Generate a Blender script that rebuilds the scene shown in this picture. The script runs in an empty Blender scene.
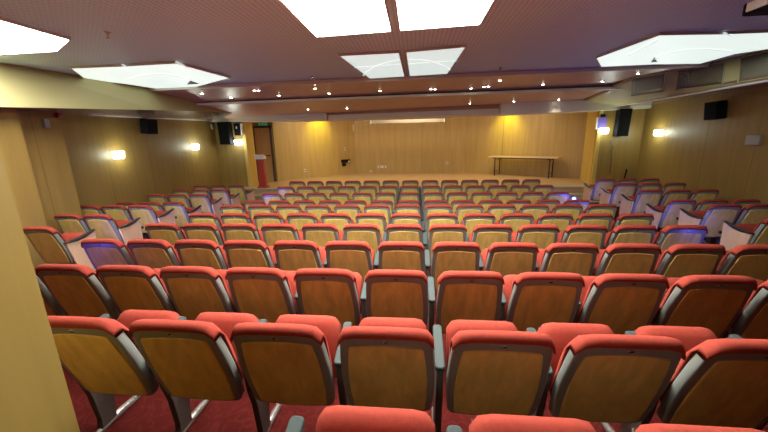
import bpy, bmesh, math, random
from mathutils import Vector, Matrix
random.seed(7)
C = bpy.context.scene.collection
sc = bpy.context.scene
EYE = 2.15                                   # eye height above the front-row floor

# ------------------------------------------------------------------ camera
F_PX, PITCH, ROLL, YAW = 329.46, 0.23255, -0.020965, 0.0972
_cy, _sy, _ct, _st = math.cos(YAW), math.sin(YAW), math.cos(PITCH), math.sin(PITCH)
FW = Vector((-_sy*_ct, _cy*_ct, -_st))
_R = Vector((_cy, _sy, 0)); _U = _R.cross(FW)
RT = _R*math.cos(ROLL) + _U*math.sin(ROLL)
UP = -_R*math.sin(ROLL) + _U*math.cos(ROLL)
EYEP = Vector((0, 0, EYE))
cd = bpy.data.cameras.new('camera'); cam = bpy.data.objects.new('camera', cd); C.objects.link(cam)
cd.sensor_fit = 'HORIZONTAL'; cd.sensor_width = 36.0; cd.lens = F_PX/768*36.0
cd.clip_start = 0.02; cd.clip_end = 100
m = Matrix((RT, UP, -FW)).transposed().to_4x4(); m.translation = EYEP
cam.matrix_world = m
sc.camera = cam

def ray(x, y): return FW + RT*((x-384)/F_PX) - UP*((y-216)/F_PX)
def onX(x, y, X): v = ray(x, y); return EYEP + v*(X/v.x)
def onY(x, y, Y): v = ray(x, y); return EYEP + v*(Y/v.y)
def onZ(x, y, Z): v = ray(x, y); return EYEP + v*((Z-EYE)/v.z)
def onP(x, y, fn):
    """meet the surface z = fn(X, Y), which is planar"""
    v = ray(x, y); a = fn(0, 0); bx = fn(1, 0)-a; by = fn(0, 1)-a
    t = (a-EYE)/(v.z-bx*v.x-by*v.y)
    return EYEP + v*t

# ------------------------------------------------------------------ materials
def new_mat(name):
    mt = bpy.data.materials.new(name); mt.use_nodes = True
    nt = mt.node_tree; b = nt.nodes['Principled BSDF']; return mt, nt, b
def N(nt, t, **kw):
    n = nt.nodes.new(t)
    for k, v in kw.items(): setattr(n, k, v)
    return n
def plain(name, col, rough=.5, metal=0., noise=0., nscale=30, spec=.5):
    mt, nt, b = new_mat(name)
    b.inputs['Base Color'].default_value = (*col, 1); b.inputs['Roughness'].default_value = rough
    b.inputs['Metallic'].default_value = metal; b.inputs['Specular IOR Level'].default_value = spec
    if noise:
        tc = N(nt, 'ShaderNodeTexCoord'); nz = N(nt, 'ShaderNodeTexNoise'); nz.inputs['Scale'].default_value = nscale
        nz.inputs['Detail'].default_value = 4
        nt.links.new(tc.outputs['Object'], nz.inputs['Vector'])
        r = N(nt, 'ShaderNodeValToRGB')
        r.color_ramp.elements[0].position = .3; r.color_ramp.elements[1].position = .7
        r.color_ramp.elements[0].color = (*[c*(1-noise) for c in col], 1)
        r.color_ramp.elements[1].color = (*[min(1, c*(1+noise)) for c in col], 1)
        nt.links.new(nz.outputs['Fac'], r.inputs['Fac']); nt.links.new(r.outputs['Color'], b.inputs['Base Color'])
        bp = N(nt, 'ShaderNodeBump'); bp.inputs['Strength'].default_value = .08; bp.inputs['Distance'].default_value = .01
        nt.links.new(nz.outputs['Fac'], bp.inputs['Height']); nt.links.new(bp.outputs['Normal'], b.inputs['Normal'])
    return mt
def wood(name, col, scale=(14, 14, 1.2), contrast=.18, rough=.4, seam=None, seam_axis=0, spec=.5, per_object=0.):
    """veneer with the grain along local z; seam = spacing of the panel joints"""
    mt, nt, b = new_mat(name)
    tc = N(nt, 'ShaderNodeTexCoord'); mp = N(nt, 'ShaderNodeMapping')
    mp.inputs['Scale'].default_value = scale
    nt.links.new(tc.outputs['Object'], mp.inputs['Vector'])
    vec = mp.outputs['Vector']
    if per_object:
        oi = N(nt, 'ShaderNodeObjectInfo'); ml = N(nt, 'ShaderNodeVectorMath', operation='SCALE')
        ml.inputs[0].default_value = (31, 17, 23); nt.links.new(oi.outputs['Random'], ml.inputs['Scale'])
        ad = N(nt, 'ShaderNodeVectorMath', operation='ADD')
        nt.links.new(vec, ad.inputs[0]); nt.links.new(ml.outputs[0], ad.inputs[1]); vec = ad.outputs[0]
    nz = N(nt, 'ShaderNodeTexNoise'); nz.inputs['Scale'].default_value = 1.0; nz.inputs['Detail'].default_value = 6
    nz.inputs['Distortion'].default_value = .6
    nt.links.new(vec, nz.inputs['Vector'])
    r = N(nt, 'ShaderNodeValToRGB')
    r.color_ramp.elements[0].position = .3; r.color_ramp.elements[1].position = .7
    r.color_ramp.elements[0].color = (*[c*(1-contrast) for c in col], 1)
    r.color_ramp.elements[1].color = (*[min(1, c*(1+contrast)) for c in col], 1)
    nt.links.new(nz.outputs['Fac'], r.inputs['Fac'])
    out = r.outputs['Color']
    if seam:
        sp = N(nt, 'ShaderNodeSeparateXYZ'); nt.links.new(tc.outputs['Object'], sp.inputs[0])
        sm = N(nt, 'ShaderNodeMath', operation='ADD')
        nt.links.new(sp.outputs[0], sm.inputs[0]); nt.links.new(sp.outputs[1], sm.inputs[1])
        md = N(nt, 'ShaderNodeMath', operation='PINGPONG'); md.inputs[1].default_value = seam/2
        nt.links.new(sm.outputs[0], md.inputs[0])
        lt = N(nt, 'ShaderNodeMath', operation='LESS_THAN'); lt.inputs[1].default_value = .004
        nt.links.new(md.outputs[0], lt.inputs[0])
        mx = N(nt, 'ShaderNodeMix', data_type='RGBA')
        nt.links.new(lt.outputs[0], mx.inputs['Factor']); nt.links.new(out, mx.inputs['A'])
        mx.inputs['B'].default_value = (*[c*.45 for c in col], 1); out = mx.outputs['Result']
    nt.links.new(out, b.inputs['Base Color'])
    b.inputs['Roughness'].default_value = rough; b.inputs['Specular IOR Level'].default_value = spec
    return mt
def emit(name, col, s):
    mt, nt, b = new_mat(name)
    b.inputs['Base Color'].default_value = (*col, 1)
    b.inputs['Emission Color'].default_value = (*col, 1); b.inputs['Emission Strength'].default_value = s
    return mt

M = {}
M['red'] = plain('red_fabric', (.33, .054, .035), .9, noise=.08, nscale=60, spec=.08)
M['shell'] = plain('grey_plastic', (.27, .285, .25), .36, metal=.2)
M['veneer'] = wood('seat_veneer', (.74, .52, .145), (16, 16, 2.2), .16, .38, per_object=1)
M['arm'] = plain('armrest_grey', (.05, .066, .062), .7, spec=.25)
M['armblack'] = plain('armrest_black', (.02, .02, .02), .3)
M['stand'] = plain('stand_brown', (.075, .058, .05), .5)
M['foot'] = plain('cast_aluminium', (.45, .42, .38), .35, metal=.7)
M['panel'] = wood('end_panel', (.70, .45, .30), (12, 12, 2), .08, .45)
M['dark'] = plain('dark_plastic', (.008, .008, .010), .7, spec=.12)
M['hole'] = plain('bare_black', (.006, .006, .006), .8, spec=.1)
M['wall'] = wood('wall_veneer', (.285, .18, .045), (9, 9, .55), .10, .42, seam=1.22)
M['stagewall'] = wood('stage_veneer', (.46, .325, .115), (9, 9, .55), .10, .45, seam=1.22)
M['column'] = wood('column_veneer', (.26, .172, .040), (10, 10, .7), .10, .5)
M['pillar'] = wood('pillar_veneer_lit', (.58, .41, .10), (10, 10, .7), .10, .5)  # column veneer brightened, stage-lamp light painted into the colour
M['woodceil'] = wood('ceiling_veneer', (.62, .38, .26), (5, 3, 5), .08, .35)
M['cream'] = plain('cream_paint', (.43, .385, .175), .6)
M['greybeam'] = plain('beam_paint', (.76, .76, .64), .5)
M['soffit'] = plain('soffit_lacquer', (.23, .15, .11), .18)
M['stagefloor'] = wood('stage_floor', (.52, .36, .17), (3, 9, 3), .10, .35, seam=None)
M['white'] = plain('white_plastic', (.75, .72, .66), .4)
M['offwhite'] = plain('screen_case', (.36, .34, .28), .5)
M['chrome'] = plain('chrome', (.6, .6, .6), .2, metal=1)
M['redpaint'] = plain('red_paint', (.42, .035, .02), .45)
M['tabletop'] = wood('table_top', (.66, .50, .28), (3, 3, 3), .05, .4)
M['tubedark'] = plain('table_steel', (.035, .03, .03), .4, metal=.4)
M['door'] = wood('door_veneer', (.60, .42, .20), (9, 9, .6), .08, .45)
M['grille'] = None
M['panel_light'] = emit('light_panel', (1, 1, .95), 26)
M['panel_light_soft'] = emit('light_panel_soft', (.80, .93, .86), .84)
M['panel_light_dim'] = emit('light_panel_dim', (.66, .80, .78), .80)
M['lightframe'] = plain('light_frame', (.62, .57, .52), .5)
M['bar'] = emit('glow_bar', (.72, .80, .76), .72)  # no lamp: weak glow keeps the unlit divider bars from looking dark
M['joint'] = plain('dark_joint', (.10, .10, .09), .5)
M['lampglow'] = emit('lamp_glow', (1, .93, .80), 30)
M['sconceglow'] = emit('sconce_glow', (.90, 1, .94), 9)
M['blueglow'] = emit('blue_led', (.07, .10, 1), 14)
M['exitgreen'] = emit('exit_sign_green', (.03, .16, .07), .5)
M['purple'] = emit('purple_screen', (.12, .08, .33), .3)

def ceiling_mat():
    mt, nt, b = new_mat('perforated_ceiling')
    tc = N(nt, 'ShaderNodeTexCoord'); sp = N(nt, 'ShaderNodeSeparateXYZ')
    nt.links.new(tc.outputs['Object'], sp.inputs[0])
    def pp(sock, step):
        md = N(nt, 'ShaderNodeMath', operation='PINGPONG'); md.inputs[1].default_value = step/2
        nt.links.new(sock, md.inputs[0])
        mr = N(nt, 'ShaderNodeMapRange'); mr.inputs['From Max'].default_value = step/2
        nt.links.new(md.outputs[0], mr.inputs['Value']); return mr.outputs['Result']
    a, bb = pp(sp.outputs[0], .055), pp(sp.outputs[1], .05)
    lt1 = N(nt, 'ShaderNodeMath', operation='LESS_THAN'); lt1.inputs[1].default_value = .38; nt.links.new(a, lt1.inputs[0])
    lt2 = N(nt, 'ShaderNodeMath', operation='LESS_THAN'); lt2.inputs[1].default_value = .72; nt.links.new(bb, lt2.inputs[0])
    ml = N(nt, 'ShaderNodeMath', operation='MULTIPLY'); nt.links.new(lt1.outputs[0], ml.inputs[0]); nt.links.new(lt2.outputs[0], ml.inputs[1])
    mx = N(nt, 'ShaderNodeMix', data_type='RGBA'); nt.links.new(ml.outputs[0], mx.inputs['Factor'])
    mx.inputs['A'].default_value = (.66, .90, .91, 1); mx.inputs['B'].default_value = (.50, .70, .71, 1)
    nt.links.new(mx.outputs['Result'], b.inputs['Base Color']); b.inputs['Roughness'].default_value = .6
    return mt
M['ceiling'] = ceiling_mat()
def carpet_mat():
    mt, nt, b = new_mat('red_carpet')
    tc = N(nt, 'ShaderNodeTexCoord'); nz = N(nt, 'ShaderNodeTexNoise'); nz.inputs['Scale'].default_value = 5; nz.inputs['Distortion'].default_value = 2.2
    nt.links.new(tc.outputs['Object'], nz.inputs['Vector'])
    r = N(nt, 'ShaderNodeValToRGB'); e = r.color_ramp.elements
    e[0].position = .44; e[0].color = (.085, .010, .008, 1); e[1].position = .56; e[1].color = (.085, .010, .008, 1)
    x = r.color_ramp.elements.new(.5); x.color = (.115, .016, .012, 1)
    nt.links.new(nz.outputs['Fac'], r.inputs['Fac']); nt.links.new(r.outputs['Color'], b.inputs['Base Color'])
    b.inputs['Roughness'].default_value = .9; b.inputs['Specular IOR Level'].default_value = .05
    return mt
M['carpet'] = carpet_mat()
def grille_mat():
    mt, nt, b = new_mat('vent_mesh')
    tc = N(nt, 'ShaderNodeTexCoord'); sp = N(nt, 'ShaderNodeSeparateXYZ'); nt.links.new(tc.outputs['Object'], sp.inputs[0])
    md = N(nt, 'ShaderNodeMath', operation='PINGPONG'); md.inputs[1].default_value = .02; nt.links.new(sp.outputs[1], md.inputs[0])
    lt = N(nt, 'ShaderNodeMath', operation='LESS_THAN'); lt.inputs[1].default_value = .008; nt.links.new(md.outputs[0], lt.inputs[0])
    mx = N(nt, 'ShaderNodeMix', data_type='RGBA'); nt.links.new(lt.outputs[0], mx.inputs['Factor'])
    mx.inputs['A'].default_value = (.13, .115, .07, 1); mx.inputs['B'].default_value = (.20, .18, .12, 1)
    nt.links.new(mx.outputs['Result'], b.inputs['Base Color']); b.inputs['Roughness'].default_value = .6
    return mt
M['grille'] = grille_mat()

# ------------------------------------------------------------------ mesh helpers
def mesh_from(name, verts, faces, mat, smooth=False, flat_faces=()):
    me = bpy.data.meshes.new(name); me.from_pydata([tuple(v) for v in verts], [], faces)
    bm = bmesh.new(); bm.from_mesh(me); bmesh.ops.recalc_face_normals(bm, faces=bm.faces); bm.to_mesh(me); bm.free()
    if smooth:
        for i, p in enumerate(me.polygons): p.use_smooth = i not in flat_faces
    me.materials.append(mat); return me
def obj(name, me, parent=None, loc=None):
    o = bpy.data.objects.new(name, me); C.objects.link(o)
    if parent: o.parent = parent
    if loc is not None: o.location = loc
    return o
def struct(o): o['kind'] = 'structure'; return o
def tag(o, label, cat, group=None):
    o['label'] = label; o['category'] = cat
    if group: o['group'] = group
    return o
def empty(name, loc, rz=0):
    o = bpy.data.objects.new(name, None); o.empty_display_size = .1; C.objects.link(o)
    o.location = loc; o.rotation_euler = (0, 0, rz); return o

def slab_mesh(name, outline, O, ex, ey, en, t, bev, mat, inset_scale=None):
    """closed plate: outline (u, v) in the plane O+u*ex+v*ey, thickness t along en, chamfered rims"""
    O, ex, ey, en = map(Vector, (O, ex, ey, en))
    n = len(outline); cx = sum(p[0] for p in outline)/n; cyy = sum(p[1] for p in outline)/n
    w = max(p[0] for p in outline)-min(p[0] for p in outline); h = max(p[1] for p in outline)-min(p[1] for p in outline)
    def ring(ins, d):
        sx, sy = 1-2*ins/w, 1-2*ins/h
        return [O + ex*(cx+(p[0]-cx)*sx) + ey*(cyy+(p[1]-cyy)*sy) + en*d for p in outline]
    levels = [(bev, 0), (bev*.3, bev*.3), (0, bev), (0, t-bev), (bev*.3, t-bev*.3), (bev, t)]
    vs = []; fs = []
    for l in levels: vs += ring(*l)
    for k in range(len(levels)-1):
        for i in range(n):
            j = (i+1) % n; fs.append((k*n+i, k*n+j, (k+1)*n+j, (k+1)*n+i))
    a = len(fs); fs.append(tuple(range(n))); fs.append(tuple(range((len(levels)-1)*n, len(levels)*n)))
    return mesh_from(name, vs, fs, mat, True, (a, a+1))
def round_rect(w, h, r, seg=4, cx=0, cy=0):
    pts = []
    for qx, qy, a0 in ((1, 1, 0), (-1, 1, 90), (-1, -1, 180), (1, -1, 270)):
        for k in range(seg+1):
            a = math.radians(a0+90*k/seg)
            pts.append((cx+qx*(w/2-r)+r*math.cos(a), cy+qy*(h/2-r)+r*math.sin(a)))
    return pts
def sweep_mesh(name, profile_fn, stations, mat):
    """loft closed profiles (lists of Vectors) along stations and cap the ends"""
    rings = [profile_fn(s) for s in stations]; n = len(rings[0]); vs = [v for r in rings for v in r]; fs = []
    for k in range(len(rings)-1):
        for i in range(n):
            j = (i+1) % n; fs.append((k*n+i, k*n+j, (k+1)*n+j, (k+1)*n+i))
    fs.append(tuple(range(n))); fs.append(tuple(range((len(rings)-1)*n, len(rings)*n)))
    return mesh_from(name, vs, fs, mat, True)
def box_mesh(name, lo, hi, mat, bev=0.):
    bm = bmesh.new(); bmesh.ops.create_cube(bm, size=1)
    for v in bm.verts: v.co = Vector(((lo[i]+hi[i])/2 + v.co[i]*(hi[i]-lo[i]) for i in range(3)))
    if bev: bmesh.ops.bevel(bm, geom=list(bm.edges), offset=bev, segments=2, affect='EDGES', profile=.6)
    me = bpy.data.meshes.new(name); bm.to_mesh(me); bm.free(); me.materials.append(mat); return me
def hull_mesh(name, pts, faces, mat): return mesh_from(name, pts, faces, mat)
def prism_mesh(name, base, vec, mat):
    """extrude a planar polygon (world points) by vec"""
    base = [Vector(p) for p in base]; vec = Vector(vec); n = len(base)
    vs = base + [p+vec for p in base]
    fs = [tuple(range(n)), tuple(range(n, 2*n))] + [(i, (i+1) % n, n+(i+1) % n, n+i) for i in range(n)]
    return mesh_from(name, vs, fs, mat)
def tube_mesh(name, pts, r, mat, seg=10):
    pts = [Vector(p) for p in pts]; vs = []; fs = []
    rr = r if isinstance(r, (list, tuple)) else [r]*len(pts)
    for i, p in enumerate(pts):
        d = (pts[min(i+1, len(pts)-1)]-pts[max(i-1, 0)]).normalized()
        a = d.orthogonal().normalized() if i == 0 else (a - d*a.dot(d)).normalized()
        b = d.cross(a)
        for k in range(seg):
            t = 2*math.pi*k/seg; vs.append(p + a*math.cos(t)*rr[i] + b*math.sin(t)*rr[i])
    for i in range(len(pts)-1):
        for k in range(seg):
            j = (k+1) % seg; fs.append((i*seg+k, i*seg+j, (i+1)*seg+j, (i+1)*seg+k))
    fs.append(tuple(range(seg))); fs.append(tuple(range((len(pts)-1)*seg, len(pts)*seg)))
    return mesh_from(name, vs, fs, mat, True, (len(fs)-2, len(fs)-1))
def lathe_mesh(name, prof, mat, seg=20, axis='Z'):
    vs = []; fs = []
    for r, z in prof:
        for k in range(seg):
            t = 2*math.pi*k/seg; vs.append((r*math.cos(t), r*math.sin(t), z))
    for i in range(len(prof)-1):
        for k in range(seg):
            j = (k+1) % seg; fs.append((i*seg+k, i*seg+j, (i+1)*seg+j, (i+1)*seg+k))
    fs.append(tuple(range(seg))); fs.append(tuple(range((len(prof)-1)*seg, len(prof)*seg)))
    return mesh_from(name, vs, fs, mat, True, (len(fs)-2, len(fs)-1))

# ------------------------------------------------------------------ seat rows: numbers
PITCHX = .55; X0 = -.142
ROWS = 'ABCDEFGHIJK'                                # A nearest the stage
DY = {r: 9.35-.876*i for i, r in enumerate(ROWS)}
HC = dict(A=1.20, B=1.23, C=1.26, D=1.275, E=1.19, F=1.15, G=1.09, H=1.04, I=.98, J=.91, K=.755)
HL = dict(A=1.30, B=1.29, C=1.27, D=1.30, E=1.19, F=1.17, G=1.15)
HR = dict(A=1.205, B=1.20, C=1.225, D=1.28, E=1.19, F=1.20, G=1.17)
CH = .955
fz = lambda h: EYE-h-CH

# ------------------------------------------------------------------ structure
STAGE = EYE-1.6
def floor_mesh():
    vs = []; fs = []
    def strip(x0, x1, hs):
        prev = None
        rows = [r for r in ROWS]
        edges = []
        for i, r in enumerate(rows):
            y1 = 13.0 if i == 0 else DY[rows[i-1]]-.12
            y0 = DY[r]-.12 if i < len(rows)-1 else -6.2
            edges.append((y0, y1, fz(hs.get(r, HC[r]))))
        for k, (y0, y1, z) in enumerate(edges):
            b = len(vs); vs.extend([(x0, y0, z), (x1, y0, z), (x1, y1, z), (x0, y1, z)]); fs.append((b, b+1, b+2, b+3))
            vs.extend([(x0, y0, -.4), (x1, y0, -.4), (x1, y1, -.4), (x0, y1, -.4)])
            for i in range(4):
                j = (i+1) % 4; fs.append((b+i, b+j, b+4+j, b+4+i))
    strip(-7.3, -3.9, HL); strip(-3.9, 3.7, HC); strip(3.7, 7.4, HR)
    me = bpy.data.meshes.new('floor'); me.from_pydata(vs, [], fs); me.materials.append(M['carpet']); return me
struct(obj('floor', floor_mesh()))

zc = lambda X, Y: EYE + 1.25 + .022*X                       # main ceiling
zp2 = lambda X, Y: EYE + 1.176 + .0273*X - .063*(Y-7.36)       # first timber ceiling
zp3 = lambda X, Y: EYE + .997 + .0223*X - .043*(Y-8.8)       # second timber ceiling
edgeY = lambda X: 7.36 + .099*X

# coffers (pixel outlines in the photograph met with the ceiling plane)
def cpoly(pts): return [onP(x, y, zc) for x, y in pts]
def rect(x0, x1, y0, y1, ch=0):
    p = [(x0, y0), (x1, y0), (x1, y1), (x0, y1)]
    return [Vector((x, y, zc(x, y))) for x, y in p]
COF = {}
COF['near_left'] = rect(-1.17, -.29, 1.7, 4.22)
COF['near_right'] = rect(-.17, .72, 1.7, 4.22)
COF['far_left'] = [Vector((x, y, zc(x, y))) for x, y in ((-1.11, 5.20), (-.25, 5.26), (-.23, 7.20), (-.93, 7.20))]
COF['far_right'] = [Vector((x, y, zc(x, y))) for x, y in ((-.13, 5.26), (.70, 5.20), (.63, 7.20), (-.11, 7.20))]
COF['side_left'] = cpoly(((71, 66), (122, 64), (175, 61), (229, 76), (196, 85), (157, 87), (125, 82), (86, 77.5)))
COF['side_right'] = cpoly(((597, 56), (660, 32.5), (724, 31.5), (790, 29), (800, 42), (735, 52), (700, 62), (655, 62.5), (602, 65)))
COF['back_left'] = cpoly(((-100, -13), (68, 36.5), (56, 48), (-60, 55)))
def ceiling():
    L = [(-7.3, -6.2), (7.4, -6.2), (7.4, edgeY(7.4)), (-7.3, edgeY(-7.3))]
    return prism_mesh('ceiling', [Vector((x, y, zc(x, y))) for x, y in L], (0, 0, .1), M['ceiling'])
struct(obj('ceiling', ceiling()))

LIGHT_INFO = {
    'near_left': ('panel_light', 'bright white ceiling light panel, left of the pair almost overhead'),
    'near_right': ('panel_light', 'bright white ceiling light panel, right of the pair almost overhead'),
    'far_left': ('panel_light_dim', 'pale blue-white ceiling light panel, left half of the smaller central pair'),
    'far_right': ('panel_light_dim', 'pale blue-white ceiling light panel, right half of the smaller central pair'),
    'side_left': ('panel_light_soft', 'many-sided white ceiling light panel above the left seat block'),
    'side_right': ('panel_light_soft', 'many-sided white ceiling light panel above the right wall vents'),
    'back_left': ('panel_light', 'glaring white ceiling light panel at the top left corner of the photo')}
DROP = .03
def outset(poly, d):
    n = len(poly); out = []
    ar = sum(poly[i-1].x*poly[i].y-poly[i].x*poly[i-1].y for i in range(n)); sg = 1 if ar > 0 else -1
    for i in range(n):
        a, b, c = poly[i-1], poly[i], poly[(i+1) % n]
        e0 = (b-a); e1 = (c-b); n0 = Vector((e0.y, -e0.x, 0)).normalized()*sg; n1 = Vector((e1.y, -e1.x, 0)).normalized()*sg
        m_ = (n0+n1).normalized(); out.append(b+m_*(d/max(.4, m_.dot(n0))))
    return out
for k, q in COF.items():
    mat, lab = LIGHT_INFO[k]
    c = sum(q, Vector())/len(q)
    e = tag(empty('ceiling_light_panel', c), lab, 'ceiling light', 'luminous ceiling panels')
    base = [p - c for p in q]
    obj('diffuser', prism_mesh('diffuser', [p+Vector((0, 0, -DROP)) for p in base], (0, 0, DROP-.004), M[mat]), e)
    o1 = outset(base, .003); o2 = outset(base, .020); n = len(q); vs = []; fs = []
    for a, b in zip(o1, o2):
        for p, z in ((a, -DROP-.008), (b, -DROP-.008), (b, -.001), (a, -.001)): vs.append(p+Vector((0, 0, z)))
    for i in range(n):
        j = (i+1) % n
        for a in range(4):
            b = (a+1) % 4; fs.append((i*4+a, i*4+b, j*4+b, j*4+a))
    obj('frame', mesh_from('frame', vs, fs, M['lightframe']), e)
    zb = -DROP-.004
    if k.startswith('far'):
        sg = -1 if k == 'far_left' else 1                  # curved divider across the pane
        pts = []
        for i in range(13):
            t = i/12; xx = -.18 + sg*(.07+.76*t); yy = 5.75 + 1.05*t*t
            pts.append(Vector((xx, yy, zc(xx, yy)+zb))-c)
        obj('divider_bar', tube_mesh('divider_bar', pts, .014, M['bar'], 8), e)
        xx = [Vector((-.18+sg*x, y, zc(-.18+sg*x, y)+zb))-c for x, y in ((.06, 6.05), (.88, 6.05))]
        obj('divider_bar', tube_mesh('divider_bar', xx, .008, M['bar'], 8), e)
    if k.startswith('side'):
        # curved edge of the central disc and the short joints of the segments
        px = (((127, 80), (138, 76.5), (152, 74), (168, 74), (180, 77), (188, 81.5)), ((122, 64.5), (126, 66.5)), ((176, 62), (196, 71))) if k == 'side_left' else \
             (((655, 59), (662, 55), (674, 51.5), (690, 49.5), (708, 49), (731, 51)), ((724, 33), (731, 35.5)), ((628, 55.5), (658, 40)))
        low = lambda X, Y: zc(X, Y)+zb
        for pp in px:
            obj('divider_bar', tube_mesh('divider_bar', [onP(a, b, low)-c for a, b in pp], .012, M['bar'], 8), e)
        nt = ((187, 84.6), (190.5, 81), (199, 84)) if k == 'side_left' else ((651, 62.4), (654.5, 57.5), (657, 62))
        low2 = lambda X, Y: zc(X, Y)+zb-.006
        for t3 in (nt,):
            obj('dark_joint', prism_mesh('dark_joint', [onP(a, b, low2)-c for a, b in t3], (0, 0, .012), M['joint']), e)

# timber ceilings between the main ceiling and the stage
def ceil_panel(name, fn, y0f, y1f, drop, mat, x0=-7.2, x1=7.3):
    bot = [Vector((x0, y0f(x0), fn(x0, y0f(x0)))), Vector((x1, y0f(x1), fn(x1, y0f(x1)))), Vector((x1, y1f(x1), fn(x1, y1f(x1)))), Vector((x0, y1f(x0), fn(x0, y1f(x0))))]
    return struct(obj(name, prism_mesh(name, bot, (0, 0, drop), mat)))
SLOT = lambda x: 8.8+.1*x
ceil_panel('ceiling_timber_rear', zp2, edgeY, lambda x: SLOT(x)+.02, .10, M['woodceil'])
ceil_panel('ceiling_timber_front', zp3, SLOT, lambda x: 11.1, .055, M['woodceil'])
def strip_between(name, yf, zlo, zhi, mat, x0, x1, t=.03):
    a, b = Vector((x0, yf(x0), zlo(x0))), Vector((x1, yf(x1), zlo(x1)))
    c_, d = Vector((x1, yf(x1), zhi(x1))), Vector((x0, yf(x0), zhi(x0)))
    return struct(obj(name, prism_mesh(name, [a, b, c_, d], (0, -t, 0), mat)))
strip_between('trim_1', lambda x: edgeY(x)+.015, lambda x: zp2(x, edgeY(x))-.006, lambda x: zc(x, 0)-.012, M['greybeam'], -5.8, 6.4)
strip_between('trim_2', lambda x: SLOT(x), lambda x: zp3(x, SLOT(x))-.008, lambda x: zp3(x, SLOT(x))+.045, M['greybeam'], -5.6, 6.2)

# proscenium beam: painted at both sides, recessed timber in the middle
BT = EYE+.99
def beam(name, x0, x1, y0, zb0, zb1, mat):
    pts = [Vector((x0, y0, zb0)), Vector((x1, y0, zb1)), Vector((x1, y0, BT)), Vector((x0, y0, BT))]
    return struct(obj(name, prism_mesh(name, pts, (0, .75-(y0-11.0), 0), mat)))
beam('wall_proscenium_left', -6.9, -2.9, 11.0, EYE+.645, EYE+.605, M['greybeam'])
beam('wall_proscenium_right', 2.64, 7.0, 11.0, EYE+.625, EYE+.70, M['greybeam'])
beam('wall_proscenium_middle', -2.9, 2.64, 11.22, EYE+.60, EYE+.645, M['woodceil'])
strip_between('trim_3', lambda x: 11.22, lambda x: EYE+.615+.009*x, lambda x: EYE+.80+.01*x, M['greybeam'], -2.88, 2.62, .10)

# walls
def wall_poly(name, pts, z0, z1, mat, t=.12):
    """pts: plan polyline, thickness to its left"""
    P2 = [Vector((x, y, 0)) for x, y in pts]; out = []
    for i, p in enumerate(P2):
        d0 = (P2[i]-P2[i-1]).normalized() if i else (P2[1]-P2[0]).normalized()
        d1 = (P2[i+1]-P2[i]).normalized() if i < len(P2)-1 else d0
        n0, n1 = Vector((-d0.y, d0.x, 0)), Vector((-d1.y, d1.x, 0)); n = (n0+n1).normalized(); n /= max(.5, n.dot(n0))
        out.append(p+n*t)
    k = len(P2); vs = []
    for L, z in ((P2, z0), (P2, z1), (out, z1), (out, z0)): vs += [Vector((p.x, p.y, z)) for p in L]
    fs = []
    for i in range(k-1):
        for a in range(4):
            b = (a+1) % 4; fs.append((a*k+i, a*k+i+1, b*k+i+1, b*k+i))
    fs.append((0, k, 2*k, 3*k)); fs.append((k-1, 2*k-1, 3*k-1, 4*k-1))
    return struct(obj(name, mesh_from(name, vs, fs, mat)))
WT = EYE+1.5
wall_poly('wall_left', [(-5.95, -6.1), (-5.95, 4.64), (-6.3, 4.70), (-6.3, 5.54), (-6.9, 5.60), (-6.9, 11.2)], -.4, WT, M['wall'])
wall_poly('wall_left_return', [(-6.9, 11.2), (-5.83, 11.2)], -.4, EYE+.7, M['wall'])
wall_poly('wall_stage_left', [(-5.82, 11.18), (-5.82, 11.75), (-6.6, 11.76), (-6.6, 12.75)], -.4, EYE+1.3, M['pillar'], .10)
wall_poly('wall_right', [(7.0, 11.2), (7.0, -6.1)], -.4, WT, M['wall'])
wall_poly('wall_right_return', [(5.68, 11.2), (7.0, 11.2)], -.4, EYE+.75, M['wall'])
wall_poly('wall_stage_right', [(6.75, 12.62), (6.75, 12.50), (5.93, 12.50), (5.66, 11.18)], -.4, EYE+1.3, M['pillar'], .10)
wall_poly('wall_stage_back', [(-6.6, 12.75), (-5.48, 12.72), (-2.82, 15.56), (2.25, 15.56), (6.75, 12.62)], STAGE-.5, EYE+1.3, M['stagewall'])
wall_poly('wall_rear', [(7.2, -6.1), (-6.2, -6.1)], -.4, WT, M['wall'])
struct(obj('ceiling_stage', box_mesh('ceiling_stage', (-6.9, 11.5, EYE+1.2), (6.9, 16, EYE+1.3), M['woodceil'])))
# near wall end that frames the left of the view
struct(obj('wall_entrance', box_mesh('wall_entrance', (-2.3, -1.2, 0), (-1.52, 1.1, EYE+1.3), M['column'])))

# side soffits
def soffit(name, st, sgn, mat_f, mat_u):
    """st: stations (Y, Xlow, zlow, Xtop, ztop, Xwall, zwall)"""
    vs = []; ff = []; fu = []
    for Y, xl, zl, xt, zt, xw, zw in st:
        vs += [Vector((xt, Y, zt)), Vector((xl, Y, zl)), Vector((xw, Y, zw)), Vector((xw, Y, zt))]
    for i in range(len(st)-1):
        a, b = i*4, i*4+4
        ff.append((a, a+1, b+1, b)); fu.append((a+1, a+2, b+2, b+1)); ff.append((a+2, a+3, b+3, b+2)); ff.append((a+3, a, b, b+3))
    me = bpy.data.meshes.new(name); me.from_pydata([tuple(v) for v in vs], [], ff+fu)
    me.materials.append(mat_f); me.materials.append(mat_u)
    for i, p in enumerate(me.polygons): p.material_index = 1 if i >= len(ff) else 0
    bm = bmesh.new(); bm.from_mesh(me); bmesh.ops.recalc_face_normals(bm, faces=bm.faces); bm.to_mesh(me); bm.free()
    return struct(obj(name, me))
LS = [(-6.1, -5.75, .44, -5.9, 1.2, -7.0, .42), (4.2, -5.6, .515, -5.75, 1.2, -7.0, .50), (6.6, -5.33, .652, -5.55, 1.2, -7.0, .60), (10.98, -5.5, .888, -5.55, 1.05, -7.0, .69)]
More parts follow.
